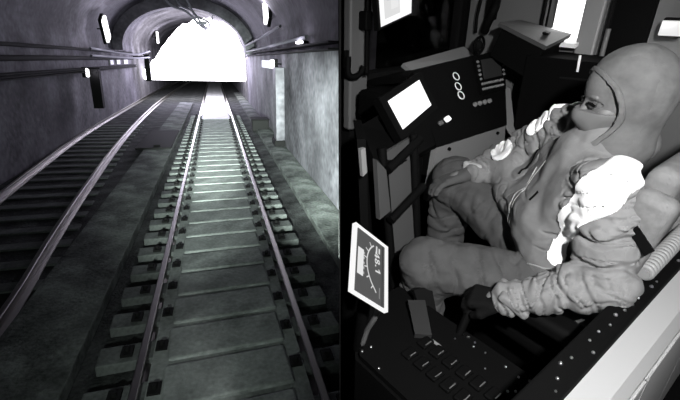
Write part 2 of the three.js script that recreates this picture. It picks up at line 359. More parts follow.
// front wall with the windscreen opening
structure(CAB, 'wall_front', 'dark front wall of the cab around the windscreen', [
  box(1.5, RIGHT + .1, -.1, 1.13, FRONT - .1, FRONT), box(1.5, RIGHT + .1, 1.95, 2.3, FRONT - .1, FRONT), box(1.5, 1.62, 1.13, 1.95, FRONT - .1, FRONT), box(2.46, RIGHT + .1, 1.13, 1.95, FRONT - .1, FRONT)], M.darkGrey);
{
  const w = structure(CAB, 'window_1', 'black night windscreen', box(1.62, 2.46, 1.13, 1.95, FRONT - .06, FRONT - .05), M.glass, [2.04, 1.13, FRONT]);
  part(w, 'gasket', [box(1.60, 1.63, 1.12, 1.96, FRONT - .02, FRONT + .012), box(2.45, 2.48, 1.12, 1.96, FRONT - .02, FRONT + .012), box(1.6, 2.48, 1.94, 1.97, FRONT - .02, FRONT + .012)], M.black);
}
solo(CAB, 'window_sill', 'pale grey sill strip below the dark windscreen', 'sill', [2.2, 1.07, FRONT + .05], slab([[1.9, 1.165, -1.79], [2.47, 1.22, -1.79], [2.47, 1.16, -1.68], [1.98, 1.075, -1.68]], .03), M.cabPale);
structure(CAB, 'trim_4', 'grey pillar at the front left of the cab', box(1.45, 1.58, .85, 2.2, FRONT, FRONT + .06, .015), M.cabGrey, [1.5, .85, FRONT]);
// right wall with the side window opening
structure(CAB, 'wall_side', 'grey right side wall of the cab around the side window', [
  box(RIGHT, RIGHT + .1, -.1, 2.3, FRONT - .1, -1.29), box(RIGHT, RIGHT + .1, -.1, 1.31, -1.29, -1.08), box(RIGHT, RIGHT + .1, 2.0, 2.3, -1.29, -1.08), box(RIGHT, RIGHT + .1, -.1, 2.3, -1.08, REAR + .1)], M.cabGrey);
{
  const w = structure(CAB, 'window_2', 'brightly lit white side window', box(RIGHT + .05, RIGHT + .06, 1.31, 2.0, -1.29, -1.08), glow(1, 1, 1, 2.2), [RIGHT, 1.31, -1.2]);
  part(w, 'window_frame', [box(RIGHT - .02, RIGHT + .05, 1.36, 2.0, -1.275, -1.262), box(RIGHT - .02, RIGHT + .02, 1.36, 2.0, -1.31, -1.297)], M.black);
  part(w, 'sill', slab([[RIGHT + .04, 1.315, -1.07], [RIGHT + .04, 1.315, -1.3], [RIGHT - .1, 1.3, -1.28], [RIGHT - .1, 1.3, -1.05]].reverse(), .02), M.white);
  area(CAB, [RIGHT - .01, 1.62, -1.18], [RIGHT - 1, 1.4, -1.1], 0xffffff, 2.5, .2, .6);
}
structure(CAB, 'trim_5', 'grey pillar beside the side window', box(RIGHT - .05, RIGHT, .7, 2.2, -1.075, -.975, .012), M.cabPale, [RIGHT, .7, -1.02]);
{
  const d = structure(CAB, 'door_1', 'dark side door behind the driver', box(RIGHT - .03, RIGHT, .02, 2.1, -.955, -.76, .01), M.blackMatte, [RIGHT, 0, -.85]);
  part(d, 'door_rib', box(RIGHT - .045, RIGHT - .03, .05, 2.1, -.95, -.935), M.darkGrey);
  part(d, 'door_handle', rod([RIGHT - .05, 1.22, -.93], [RIGHT - .05, 1.38, -.93], .012), M.cabGrey);
}
{ // reading lamp on the right wall
  const l = thing(CAB, 'wall_lamp', 'small square lit lamp on the wall behind the driver', 'lamp', [RIGHT, 1.36, -.69]);
  part(l, 'arm', rod([RIGHT, 1.38, -.69], [RIGHT - .1, 1.39, -.69], .012), M.black);
  part(l, 'head', tbox([RIGHT - .12, 1.405, -.645], [.05, .075, .085], [0, .3, .7], .01), M.darkGrey);
  part(l, 'lens', tbox([RIGHT - .148, 1.403, -.638], [.01, .08, .09], [0, .3, .7], .004), glow(1, 1, 1, .8), 'glowing lens');
  point(CAB, [RIGHT - .2, 1.39, -.65], 0xffffff, .12, 2);
}
{ // driving desk
  const P = [[1.607, 1.192, -1.443], [2.44, 1.237, -1.478], [2.137, .884, -1.2], [1.544, .884, -1.2]];
  const t = thing(CAB, 'control_desk', 'black driving desk with dials and a pale lower front', 'desk', [1.9, 0, -1.45]);
  part(t, 'panel', slab(P, .04), M.panelBlack);
  part(t, 'body', [slab([[1.62, 1.16, -1.50], [2.46, 1.20, -1.52], [2.46, 1.16, -1.79], [1.62, 1.1, -1.79]].reverse(), .03), box(1.6, 2.46, 0, 1.08, -1.79, -1.46), box(1.58, 2.2, .7, .86, -1.47, -1.26)], M.black);
  part(t, 'apron', slab([[1.56, .875, -1.215], [2.15, .875, -1.215], [2.28, .56, -1.255], [1.58, .56, -1.255]], .03), M.cabPale, 'pale grey lower front');
  part(t, 'side_trim', slab(offs([[2.281, 1.067, -1.344], [2.329, 1.041, -1.324], [2.163, .807, -1.139], [2.141, .878, -1.195]], -.006), .012), M.cabPale, 'pale grey side trim');
  for (const k of [[1.66, .845], [2.08, .845]]) part(t, 'screw', rod([k[0], k[1], -1.22], [k[0], k[1], -1.207], .008), M.black);
  const nrm = V(0, .62, .785).normalize();
  const on = (p, d) => [p[0], p[1] + nrm.y * d, p[2] + nrm.z * d];
  for (const p of [[1.893, 1.141, -1.403], [1.873, 1.097, -1.368], [1.865, 1.057, -1.337]]) {
    const g = part(t, 'dial', rod(on(p, -.01), on(p, .008), .021, .021, 28), M.darkGrey);
    const r = new THREE.TorusGeometry(.021, .0032, 8, 32); r.applyQuaternion(new THREE.Quaternion().setFromUnitVectors(V(0, 0, 1), nrm)); r.translate(...on(p, .008));
    part(g, 'bezel_ring', metric(r), M.white, 'pale ring');
  }
  const Q = offs([[2.10, 1.205, -1.455], [2.40, 1.21, -1.459], [2.262, 1.04, -1.324], [2.02, 1.04, -1.324]], .012);
  const dp = part(t, 'display', slab(Q, .02), M.black);
  part(dp, 'screen', slab(offs(sub(Q, .2, .85, .08, .62), .003), .004), mat(lin(.03), .35), 'dark grey screen');
  const keys = [];
  for (let i = 0; i < 10; i++) for (const j of [0, 1]) { const c = bil(Q, .1 + i * .083, .74 + j * .14); keys.push(c); }
  for (let i = 0; i < 5; i++) { keys.push(bil(Q, .08, .12 + i * .12)); keys.push(bil(Q, .93, .12 + i * .12)); }
  keys.forEach(c => part(dp, 'key', tbox(on(c, .004), [.013, .012, .010], [-.9, 0, 0], .002), M.cabPale));
  for (let i = 0; i < 4; i++) part(t, 'push_button', rod(on([1.945 + i * .044, 1.006, -1.296], 0), on([1.945 + i * .044, 1.006, -1.296], .012), .013, .011), M.cabPale);
  part(t, 'indicator_lamp', tbox(on([1.684, .975, -1.272], .012), [.035, .026, .02], [-.9, 0, 0.15], .006), glow(1, 1, 1, 1.3), 'lit white indicator');
  part(t, 'push_button', tbox(on([1.631, .967, -1.266], .008), [.03, .022, .014], [-.9, 0, 0.15], .004), M.cabGrey);
}
{ // monitor on the left of the desk
  const c = [[1.205, 1.151, -1.205], [1.394, 1.211, -1.215], [1.424, 1.11, -1.162], [1.242, 1.041, -1.147]];
  const t = thing(CAB, 'driver_monitor', 'lit white monitor tilted on the left of the driving desk', 'monitor', [1.3, .9, -1.25]);
  const big = [bil(c, -.16, -.22), bil(c, 1.16, -.22), bil(c, 1.16, 1.25), bil(c, -.16, 1.25)];
  part(t, 'housing', slab(offs(big, -.002), .05), M.black);
  part(t, 'screen', slab(offs(c, .002), .003), glow(1, 1, 1, 1.5), 'glowing white screen');
  part(t, 'stand', rod([1.32, .85, -1.3], [1.32, 1.1, -1.22], .04), M.black);
  area(CAB, [1.318, 1.14, -1.17], [1.318, 1.5, -.4], 0xffffff, 1.2, .18, .11);
}
{ // left wing of the desk, in front of the left knee
  const t = thing(CAB, 'desk_wing', 'black left wing of the driving desk under the monitor', 'desk', [1.2, 0, -1.3]);
  part(t, 'body', [slab([[1.10, 1.06, -1.25], [1.57, 1.12, -1.35], [1.53, .9, -1.2], [1.04, .92, -1.06]], .06), box(1.28, 1.56, .0, .92, -1.5, -1.28, .02), box(1.42, 1.59, .95, 1.10, -1.65, -1.36, .03)], M.black);
  part(t, 'cheek', slab([[.94, 1.09, -1.04], [1.06, 1.1, -1.2], [1.08, .4, -1.1], [.96, .4, -1.0]], .03), M.black);
  part(t, 'grey_plate', slab([[.955, 1.022, -.995], [1.005, .97, -.995], [1.03, .80, -.985], [.975, .78, -.985]], .02), mat(lin(.045), .7), 'grey plate');
  part(t, 'pale_strip', slab([[.885, 1.075, -1.0], [.905, 1.075, -1.0], [.912, .985, -.995], [.893, .975, -.995]], .015), M.cabPale, 'pale strip');
}
{ // foot guard frame beside the right shin
  const t = thing(CAB, 'guard_frame', 'black bar frame standing in front of the knees', 'frame', [1.2, .3, -1.05]);
  const q = (a, b) => part(t, 'bar', rod(a, b, .018), M.black);
  q([1.10, 1.0, -1.12], [1.12, .35, -1.02]); q([1.28, 1.02, -1.12], [1.30, .35, -1.04]); q([1.08, .93, -1.06], [1.30, 1.0, -1.1]); q([1.08, .72, -1.03], [1.30, .80, -1.06]); q([1.10, .35, -1.02], [1.3, .35, -1.04]);
  for (const x of [1.12, 1.29]) part(t, 'foot', rod([x, 0, -1.03], [x, .36, -1.03], .02), M.black);
  part(t, 'back_plate', slab([[1.10, .97, -1.12], [1.29, 1.0, -1.14], [1.32, .5, -1.06], [1.12, .5, -1.05]], .015), mat(lin(.055), .7), 'grey plate');
}
{ // overhead screen
  const c = [[1.517, 1.60, -1.626], [1.80, 1.62, -1.674], [1.794, 1.445, -1.656], [1.534, 1.391, -1.607]];
  const t = thing(CAB, 'overhead_screen', 'lit pale screen hanging in front of the windscreen', 'screen', [1.66, 1.4, -1.66]);
  part(t, 'housing', slab(offs([bil(c, -.06, -.1), bil(c, 1.05, -.1), bil(c, 1.05, 1.06), bil(c, -.06, 1.06)], -.002), .03), M.black);
  const cv = document.createElement('canvas'); cv.width = 128; cv.height = 96; const x = cv.getContext('2d');
  x.fillStyle = '#fff'; x.fillRect(0, 0, 128, 96); x.fillStyle = '#dcdcdc'; x.fillRect(16, 0, 64, 84); x.fillStyle = '#cfcfcf'; x.fillRect(28, 20, 30, 30); x.fillStyle = '#e6e6e6'; x.fillRect(44, 30, 30, 40);
  const tx = new THREE.CanvasTexture(cv); tx.colorSpace = THREE.SRGBColorSpace;
  part(t, 'screen', slab(offs(c, .002), .003, true), new THREE.MeshStandardMaterial({ color: 0, emissive: 0xffffff, emissiveMap: tx, emissiveIntensity: 1.0, roughness: .5 }), 'glowing screen');
  part(t, 'arm', rod([1.66, 1.6, -1.69], [1.66, 2.2, -1.72], .02), M.black);
}
{ // things on the front pillar and right wall
  const h = thing(CAB, 'grab_rail', 'black grab rail on the front left pillar', 'rail', [1.53, 1.1, -1.70]);
  part(h, 'bar', rod([1.513, 2.1, -1.70], [1.53, 1.17, -1.70], .010), M.black);
  part(h, 'clamp', box(1.50, 1.55, 1.37, 1.46, -1.74, -1.68, .01), M.black);
  part(h, 'foot', tube([[1.53, 1.19, -1.70], [1.525, 1.16, -1.695], [1.50, 1.165, -1.69]], .012, 12), M.black);
  const k = thing(CAB, 'coat_hook', 'black hook on the front left pillar below the grab rail', 'hook', [1.43, 1.15, -1.72]);
  part(k, 'plate', box(1.405, 1.435, 1.19, 1.28, -1.745, -1.725, .005), M.black);
  part(k, 'hook', tube([[1.42, 1.25, -1.72], [1.42, 1.16, -1.71], [1.45, 1.15, -1.70], [1.49, 1.17, -1.695], [1.50, 1.2, -1.69]], .016, 20), M.black);
  const u = thing(CAB, 'handset', 'black handset hanging on the right wall near the windscreen', 'handset', [2.44, 1.28, -1.6]);
  part(u, 'cradle', tbox([2.47, 1.45, -1.62], [.05, .12, .06], [0, 0, 0], .01), M.black);
  part(u, 'receiver', tube([[2.45, 1.5, -1.58], [2.42, 1.45, -1.57], [2.42, 1.38, -1.6], [2.44, 1.32, -1.63]], .025, 20), M.black);
  part(u, 'cord', tube([[2.46, 1.5, -1.70], [2.45, 1.4, -1.705], [2.45, 1.31, -1.70]], .01, 16), M.black);
  const fnn = thing(CAB, 'desk_fan', 'small round dark fan at the right end of the sill', 'fan', [2.36, 1.2, -1.6]);
  part(fnn, 'guard', new THREE.TorusGeometry(.05, .008, 8, 28).translate(2.36, 1.25, -1.6), M.black);
  part(fnn, 'hub', new THREE.SphereGeometry(.03, 16, 12).translate(2.36, 1.25, -1.61), M.darkGrey);
  for (let i = 0; i < 4; i++) part(fnn, 'blade', tbox([2.36 + .025 * Math.cos(i * 1.571), 1.25 + .025 * Math.sin(i * 1.571), -1.6], [.045, .02, .004], [0, .3, i * 1.571], .001), M.darkGrey);
  part(fnn, 'stem', rod([2.36, 1.17, -1.6], [2.36, 1.22, -1.6], .015), M.black);
}
{ // side cabinet under the side window
  const t = thing(CAB, 'side_cabinet', 'black cabinet between the desk and the seat under the side window', 'cabinet', [2.35, 0, -1.15]);
  part(t, 'body', box(2.2, 2.48, 0, 1.25, -1.2, -.72, .01), M.blackMatte);
  const l = part(t, 'lid', slab([[2.22, 1.395, -1.40], [2.46, 1.40, -1.42], [2.44, 1.345, -1.1], [2.2, 1.30, -1.10]], .02), mat(lin(.045), .6), 'dark grey lid');
  part(l, 'recess_handle', tbox([2.31, 1.352, -1.17], [.09, .012, .03], [.25, .35, 0], .004), M.black);
  part(t, 'upper_box', slab([[2.23, 1.37, -1.38], [2.45, 1.375, -1.4], [2.43, 1.325, -1.12], [2.21, 1.28, -1.12]], .16), M.black);
  part(t, 'edge_strip', rod([2.2, 1.16, -1.0], [2.2, 1.17, -.8], .006), M.darkGrey);
  part(t, 'pale_rod', rod([2.19, 1.2, -.92], [2.19, 1.275, -.925], .006), M.white, 'short pale upright rod');
}
{ // low wall behind the seat
  const t = thing(CAB, 'low_partition', 'pale grey low partition behind the seat', 'partition', [1.3, 0, -.14]);
  const pts = [[-.186, .75], [-.125, .735], [-.105, .70], [-.105, 0], [-.186, 0]];
  const g = new THREE.ExtrudeGeometry(poly(pts.map(([b, y]) => [-b, y])), { depth: 1.9, bevelEnabled: false });
  g.rotateY(Math.PI / 2); g.translate(.55, 0, 0);
  part(t, 'cap', metric(g), M.ledge);
  for (const [a, b] of [[.6, 1.048], [1.056, 1.62], [1.628, 2.2]]) part(t, 'panel', box(a, b, .02, .685, -.106, -.098, .003), M.ledge);
  part(t, 'seam_strip', box(1.046, 1.058, .02, .69, -.1, -.096), M.cabPale, 'pale seam strip');
  const s = thing(CAB, 'trim_rail', 'black studded trim rail along the driver side of the low partition', 'rail', [1.3, 0, -.22]);
  part(s, 'strip', box(.6, 2.1, .70, .765, -.255, -.188, .008), M.black);
  part(s, 'skirt', box(.6, 2.1, 0, .70, -.235, -.19), M.blackMatte);
  for (let i = 0; i < 26; i++) { const r = .66 + i * .045 + rnd() * .02, b = -.243 + rnd() * .045; part(s, 'stud', new THREE.SphereGeometry(.003 + rnd() * .003, 8, 6).translate(r, .766, b), M.metal, 'bright stud'); }
  const hh = thing(CAB, 'ribbed_hose', 'pale ribbed hose lying on the black trim rail', 'hose', [1.42, .77, -.23]);
  const list = [rod([1.33, .80, -.235], [1.75, .815, -.235], .016)];
  for (let i = 4; i < 24; i++) { const r = new THREE.TorusGeometry(.018, .009, 8, 16); r.rotateY(Math.PI / 2); r.translate(1.26 + i * .021, .80 + i * .0006, -.235); list.push(metric(r)); }
  part(hh, 'bellows', list, M.cabPale);
}
{ // seat
  const t = thing(CAB, 'driver_chair', 'pale fabric chair with black cushion that the driver sits on', 'chair', [1.5, 0, -.5]);
  const tilt = .17;
  part(t, 'backrest', tbox([1.53, .82, -.315], [.44, .62, .085], [tilt, 0, 0], .04), M.seat);
  part(t, 'bolster', tbox([1.30, .80, -.30], [.07, .54, .11], [tilt, 0, 0], .034), M.seat);
  part(t, 'bolster', tbox([1.76, .80, -.30], [.07, .54, .11], [tilt, 0, 0], .034), M.seat);
  part(t, 'headrest', tbox([1.60, 1.16, -.215], [.30, .16, .08], [tilt, 0, 0], .038), M.seat);
  part(t, 'cushion', tbox([1.48, .42, -.58], [.52, .10, .52], [0.04, 0, 0], .045), M.blackMatte, 'black seat cushion');
  part(t, 'pedestal', [box(1.35, 1.65, 0, .37, -.75, -.35, .03)], M.blackMatte);
  part(t, 'seat_belt', slab([[1.248, .955, -.29], [1.248, .977, -.272], [1.248, .924, -.216], [1.248, .90, -.232]], .006), M.black, 'black seat belt strap');
  part(t, 'armrest', tbox([1.165, .60, -.42], [.09, .06, .36], [0, 0, 0], .025), M.black, 'black armrest');
  part(t, 'armrest_bracket', rod([1.19, .58, -.3], [1.34, .45, -.3], .02), M.black);
}
{ // left console with stick and buttons
  const t = thing(CAB, 'side_console', 'black side console with buttons left of the driver', 'console', [.85, 0, -.6]);
  const foot = (e, y0, h) => { const g = new THREE.ExtrudeGeometry(poly([[.66 + e, .28 + e], [1.04 - e, .28 + e], [1.04 - e, .92 - e], [.80 + e, .92 - e], [.66 + e, .75 - e]]), { depth: h, bevelEnabled: false }); g.rotateX(-Math.PI / 2); g.translate(0, y0, 0); return metric(g); };
  part(t, 'body', foot(0, 0, .47), M.blackMatte);
  part(t, 'top_plate', foot(.01, .47, .02), M.panelBlack);
  part(t, 'front_flap', slab([[.985, .56, -.80], [1.06, .555, -.78], [1.06, .40, -.72], [1.0, .44, -.75]], .02), M.darkGrey);
  for (let j = 0; j < 2; j++) for (let i = 0; i < 6; i++) {
    const r = .80 + j * .075, b = -.64 + i * .052;
    const k = part(t, 'key_switch', box(r - .026, r + .026, .488, .502, b - .019, b + .019, .006), M.black);
    part(k, 'glint_edge', box(r - .014, r + .014, .5005, .5035, b + .011, b + .014), M.cabGrey, 'pale key marking');
  }
  part(t, 'white_mark', box(.898, .908, .49, .493, -.635, -.60), M.cabPale);
  for (let i = 0; i < 14; i++) { const r = .92 + rnd() * .1, b = -.6 + rnd() * .26; part(t, 'stud', new THREE.SphereGeometry(.003 + rnd() * .002, 8, 6).translate(r, .492, b), M.metal, 'bright stud'); }
  for (const [r, b] of [[.73, -.80], [.715, -.77], [.685, -.745], [.72, -.74], [.76, -.83], [.68, -.66]]) part(t, 'stud', new THREE.SphereGeometry(.006, 8, 6).translate(r, .493, b), M.metal, 'bright stud');
  const k = thing(CAB, 'control_lever', 'black control lever gripped by the gloved hand', 'lever', [1.04, .47, -.635]);
  part(k, 'stem', rod([.99, .45, -.60], [1.05, .58, -.60], .014), M.black);
  part(k, 'knob', new THREE.SphereGeometry(.028, 20, 14).scale(1, 1.3, 1).translate(1.055, .605, -.60), M.black);
}
{ // tilted display with the curve
  const c = [[.706, .942, -.812], [.815, .827, -.781], [.675, .742, -.632], [.566, .856, -.661]];
  const t = thing(CAB, 'info_display', 'tilted display with white border and a ticked curve on grey', 'display', [.7, .49, -.74]);
  part(t, 'border', slab(c, .014), glow(1, 1, 1, .95), 'glowing white border');
  const cv = document.createElement('canvas'); cv.width = 256; cv.height = 352; const x = cv.getContext('2d');
  x.fillStyle = '#585858'; x.fillRect(0, 0, 256, 352); x.fillStyle = '#fff'; x.strokeStyle = '#eee';
  // glyphs run along the long side, as in the photograph
  x.fillRect(8, 108, 52, 150); x.fillStyle = '#bbb'; for (let i = 0; i < 5; i++) x.fillRect(60, 118 + i * 28, 10, 14);
  x.lineWidth = 9; x.beginPath(); x.moveTo(150, 40); x.bezierCurveTo(80, 90, 75, 180, 120, 240); x.bezierCurveTo(140, 270, 165, 280, 180, 300); x.stroke();
  x.lineWidth = 7; for (const [a, b, d, e] of [[128, 58, 110, 36], [102, 96, 76, 84], [90, 140, 62, 138], [96, 188, 68, 196], [116, 232, 92, 248], [150, 272, 134, 292]]) { x.beginPath(); x.moveTo(a, b); x.lineTo(d, e); x.stroke(); }
  x.fillStyle = '#f2f2f2'; x.save(); x.translate(150, 86); x.rotate(Math.PI / 2 - .12); x.font = 'bold 66px sans-serif'; x.fillText('48.1', -16, -8); x.restore();
  x.fillRect(170, 30, 14, 46); x.fillRect(196, 34, 14, 34);
  x.fillStyle = '#999'; x.fillRect(206, 262, 8, 60); x.fillStyle = '#3a3a3a'; x.fillRect(230, 0, 10, 352);
  const tx = new THREE.CanvasTexture(cv); tx.colorSpace = THREE.SRGBColorSpace;
  part(t, 'screen', slab(offs(sub(c, .05, .86, .075, .985), .003), .003, true), new THREE.MeshStandardMaterial({ color: 0, emissive: 0xffffff, emissiveMap: tx, emissiveIntensity: .8, roughness: .5 }), 'grey screen with a ticked curve');
  part(t, 'stand', rod([.70, .47, -.78], [.69, .82, -.735], .02), M.black);
  area(CAB, [.70, .86, -.70], [1.0, 1.3, -.2], 0xffffff, .5, .16, .14);
  solo(CAB, 'console_cable', 'grey cable looping below the tilted display', 'cable', [.66, .5, -.73], tube([[.71, .76, -.70], [.70, .68, -.70], [.70, .58, -.74], [.70, .50, -.765], [.72, .498, -.80]], .009, 30), M.cabGrey);
}
{ // flap on the console
  const t = thing(CAB, 'console_flap', 'dark grey raised flap on the side console near the shin', 'flap', [1.0, .47, -.78]);
  part(t, 'flap_plate', slab([[.955, .53, -.80], [1.005, .53, -.76], [.905, .51, -.64], [.865, .51, -.68]], .02), mat(lin(.013), .8));
}
{ // the cab camera's infrared lamp, above the view
  const t = thing(CAB, 'infrared_lamp', 'small round infrared lamp above the cab', 'lamp', [.17, 1.9, .28]);
  part(t, 'housing', rod([.155, 1.94, .29], [.18, 1.918, .274], .05, .05, 20), M.black);
  part(t, 'lens', rod([.18, 1.918, .274], [.183, 1.915, .272], .04, .04, 20), glow(1, 1, 1, 2), 'glowing lens');
}

// ================================================================= THE DRIVER
// surfaces from distance fields: tapered capsules and ellipsoids, smoothly joined
const sminf = (a, b, k) => { const h = Math.max(k - Math.abs(a - b), 0) / k; return Math.min(a, b) - h * h * k * .25; };
function cap(a, b, ra, rb = ra) {
  const bx = b[0] - a[0], by = b[1] - a[1], bz = b[2] - a[2], L = bx * bx + by * by + bz * bz || 1e-9;
  return (x, y, z) => {
    const px = x - a[0], py = y - a[1], pz = z - a[2]; let t = (px * bx + py * by + pz * bz) / L; t = t < 0 ? 0 : t > 1 ? 1 : t;
    const dx = px - bx * t, dy = py - by * t, dz = pz - bz * t; return Math.sqrt(dx * dx + dy * dy + dz * dz) - (ra + (rb - ra) * t);
  };
}
function ell(c, r) {
  return (x, y, z) => { const a = (x - c[0]) / r[0], b = (y - c[1]) / r[1], d = (z - c[2]) / r[2], k = Math.sqrt(a * a + b * b + d * d); const e = Math.sqrt(a * a / (r[0] * r[0]) + b * b / (r[1] * r[1]) + d * d / (r[2] * r[2])); return e < 1e-9 ? -Math.min(...r) : k * (k - 1) / e; };
}
const U = (k, ...fs) => (x, y, z) => { let d = fs[0](x, y, z); for (let i = 1; i < fs.length; i++) d = sminf(d, fs[i](x, y, z), k); return d; };
const AND = (...fs) => (x, y, z) => { let d = -1e9; for (const f of fs) d = Math.max(d, f(x, y, z)); return d; };
const NOT = f => (x, y, z) => -f(x, y, z);
const grow = (f, r) => (x, y, z) => f(x, y, z) - r;
function mesh(f, lo, hi, s) {            // surface nets
  const n = [0, 1, 2].map(i => Math.ceil((hi[i] - lo[i]) / s) + 1), [nx, ny, nz] = n, A = new Float32Array(nx * ny * nz), id = (i, j, k) => i + nx * (j + ny * k);
  for (let k = 0; k < nz; k++) for (let j = 0; j < ny; j++) for (let i = 0; i < nx; i++) A[id(i, j, k)] = f(lo[0] + i * s, lo[1] + j * s, lo[2] + k * s);
  const vid = new Int32Array(nx * ny * nz).fill(-1), P = [], I = [];
  const E = [[0, 1], [2, 3], [4, 5], [6, 7], [0, 2], [1, 3], [4, 6], [5, 7], [0, 4], [1, 5], [2, 6], [3, 7]];
  for (let k = 0; k < nz - 1; k++) for (let j = 0; j < ny - 1; j++) for (let i = 0; i < nx - 1; i++) {
    const v = []; let m = 0; for (let c = 0; c < 8; c++) { v[c] = A[id(i + (c & 1), j + (c >> 1 & 1), k + (c >> 2))]; if (v[c] < 0) m |= 1 << c; }
    if (m === 0 || m === 255) continue;
    let x = 0, y = 0, z = 0, q = 0;
    for (const [a, b] of E) if ((v[a] < 0) !== (v[b] < 0)) { const t = v[a] / (v[a] - v[b]); x += (a & 1) + ((b & 1) - (a & 1)) * t; y += (a >> 1 & 1) + ((b >> 1 & 1) - (a >> 1 & 1)) * t; z += (a >> 2) + ((b >> 2) - (a >> 2)) * t; q++; }
    vid[id(i, j, k)] = P.length / 3; P.push(lo[0] + (i + x / q) * s, lo[1] + (j + y / q) * s, lo[2] + (k + z / q) * s);
  }
  const quad = (a, b, c, d, fl) => { if (a < 0 || b < 0 || c < 0 || d < 0) return; fl ? I.push(a, c, b, a, d, c) : I.push(a, b, c, a, c, d); };
  for (let k = 1; k < nz - 1; k++) for (let j = 1; j < ny - 1; j++) for (let i = 1; i < nx - 1; i++) {
    const s0 = A[id(i, j, k)] < 0;
    if (s0 !== A[id(i + 1, j, k)] < 0) quad(vid[id(i, j - 1, k - 1)], vid[id(i, j, k - 1)], vid[id(i, j, k)], vid[id(i, j - 1, k)], !s0);
    if (s0 !== A[id(i, j + 1, k)] < 0) quad(vid[id(i - 1, j, k - 1)], vid[id(i, j, k - 1)], vid[id(i, j, k)], vid[id(i - 1, j, k)], s0);
    if (s0 !== A[id(i, j, k + 1)] < 0) quad(vid[id(i - 1, j - 1, k)], vid[id(i, j - 1, k)], vid[id(i, j, k)], vid[id(i - 1, j, k)], !s0);
  }
  const N = new Float32Array(P.length), e = s * .4;
  for (let i = 0; i < P.length; i += 3) {
    const x = P[i], y = P[i + 1], z = P[i + 2]; const a = f(x + e, y, z) - f(x - e, y, z), b = f(x, y + e, z) - f(x, y - e, z), c = f(x, y, z + e) - f(x, y, z - e), l = Math.hypot(a, b, c) || 1;
    N[i] = a / l; N[i + 1] = b / l; N[i + 2] = c / l;
  }
  const g = new THREE.BufferGeometry(); g.setAttribute('position', new THREE.Float32BufferAttribute(P, 3)); g.setAttribute('normal', new THREE.BufferAttribute(N, 3)); g.setIndex(I);
  return metric(g);
}
{
  const J = {
    Lsh: [1.315, 1.035, -.385], Rsh: [1.68, 1.08, -.69], Lel: [1.225, .785, -.295], Rel: [1.715, .865, -.93], Lwr: [1.085, .66, -.50], Rwr: [1.53, .825, -.985],
    Lhip: [1.39, .56, -.45], Rhip: [1.54, .56, -.57], Lkn: [1.115, .59, -.86], Rkn: [1.56, .745, -1.085], Lan: [1.12, .12, -.86], Ran: [1.55, .16, -1.12],
    neck: [1.505, 1.07, -.515], head: [1.52, 1.245, -.49],
  };
  const mid = (a, b, t = .5) => lerp3(a, b, t);
  const person = thing(CAB, 'person', 'seated train driver in grey hooded work jacket with white reflective stripes and black glove', 'person', [1.45, .47, -.5]);
  // head frame: x to the person's right, y up, z backwards
  const az = Math.atan2(.66, .75), hm = new THREE.Matrix4().compose(V(...J.head), new THREE.Quaternion().setFromEuler(new THREE.Euler(-.30, az, .05, 'YXZ')), V(1, 1, 1)), hi = hm.clone().invert().elements;
  const inHead = f => (x, y, z) => f(hi[0] * x + hi[4] * y + hi[8] * z + hi[12], hi[1] * x + hi[5] * y + hi[9] * z + hi[13], hi[2] * x + hi[6] * y + hi[10] * z + hi[14]);
  const skull = U(.04, ell([0, .03, .012], [.080, .105, .102]), ell([0, -.055, -.035], [.058, .065, .062]), cap([0, -.06, .03], [0, -.17, .05], .058, .062));
  const nose = U(.015, cap([0, .012, -.092], [0, -.022, -.116], .010, .015), ell([0, .036, -.082], [.05, .008, .009]), ell([.05, -.02, -.055], [.02, .02, .025]), ell([-.05, -.02, -.055], [.02, .02, .025]));
  const face = U(.02, skull, nose, ell([0, -.058, -.088], [.025, .014, .012]), ell([0, -.095, -.075], [.022, .018, .016]));
  const sockets = U(.005, ell([.032, .012, -.098], [.017, .010, .014]), ell([-.032, .012, -.098], [.017, .010, .014]));
  const headF = inHead(AND(face, NOT(sockets)));
  const hp = (x, y, z) => V(x, y, z).applyMatrix4(hm).toArray();

  // hands: palm, four fingers with two bends, thumb from the side of the palm
  function hand(w, dir, up, curl, side) {
    const d = V(...dir).normalize(), n = V(...up).addScaledVector(d, -V(...up).dot(d)).normalize(), s = new THREE.Vector3().crossVectors(d, n).multiplyScalar(side);
    const at = (a, b, c) => V(...w).addScaledVector(d, a).addScaledVector(s, b).addScaledVector(n, c).toArray(), fs = [];
    for (const b of [-.03, -.01, .01, .03]) fs.push(cap(at(.015, b * .7, 0), at(.085, b, 0), .017, .0135));
    [[-.031, .030, .024, .018, .9], [-.0105, .036, .027, .02, 1], [.0105, .038, .029, .02, 1.03], [.031, .034, .026, .019, 1]].forEach(([b, l1, l2, l3, r]) => {
      let a = 0, p = [.088, 0]; const pts = [at(p[0], b, p[1])];
      for (const [l, t] of [[l1, curl * .8], [l2, curl], [l3, curl * .7]]) { a += t; p = [p[0] + l * Math.cos(a), p[1] - l * Math.sin(a)]; pts.push(at(p[0], b, p[1])); }
      for (let i = 0; i < 3; i++) fs.push(cap(pts[i], pts[i + 1], (.0105 - i * .0008) * r, (.0098 - i * .0008) * r));
    });
    fs.push(cap(at(.02, .03, -.006), at(.055, .05, -.022), .015, .012), cap(at(.055, .05, -.022), at(.085, .048, -.042), .0115, .0095));
    return U(.008, ...fs);
  }
  const hL = hand([1.075, .648, -.515], [-.03, -.03, -.12], [-.25, .9, .3], .85, -1);
  const hR = hand([1.50, .818, -1.0], [-.10, -.03, -.06], [-.1, .95, -.2], .35, 1);

  // naked figure, one continuous surface, under the clothes
  const r = (f, k) => grow(f, k);
  const legs = U(.05, cap(J.Lhip, J.Lkn, .082, .055), cap(J.Lkn, J.Lan, .05, .036), cap(J.Rhip, J.Rkn, .082, .055), cap(J.Rkn, J.Ran, .05, .036), cap(J.Lan, [1.06, .05, -.99], .035, .028), cap(J.Ran, [1.5, .06, -1.17], .035, .028));
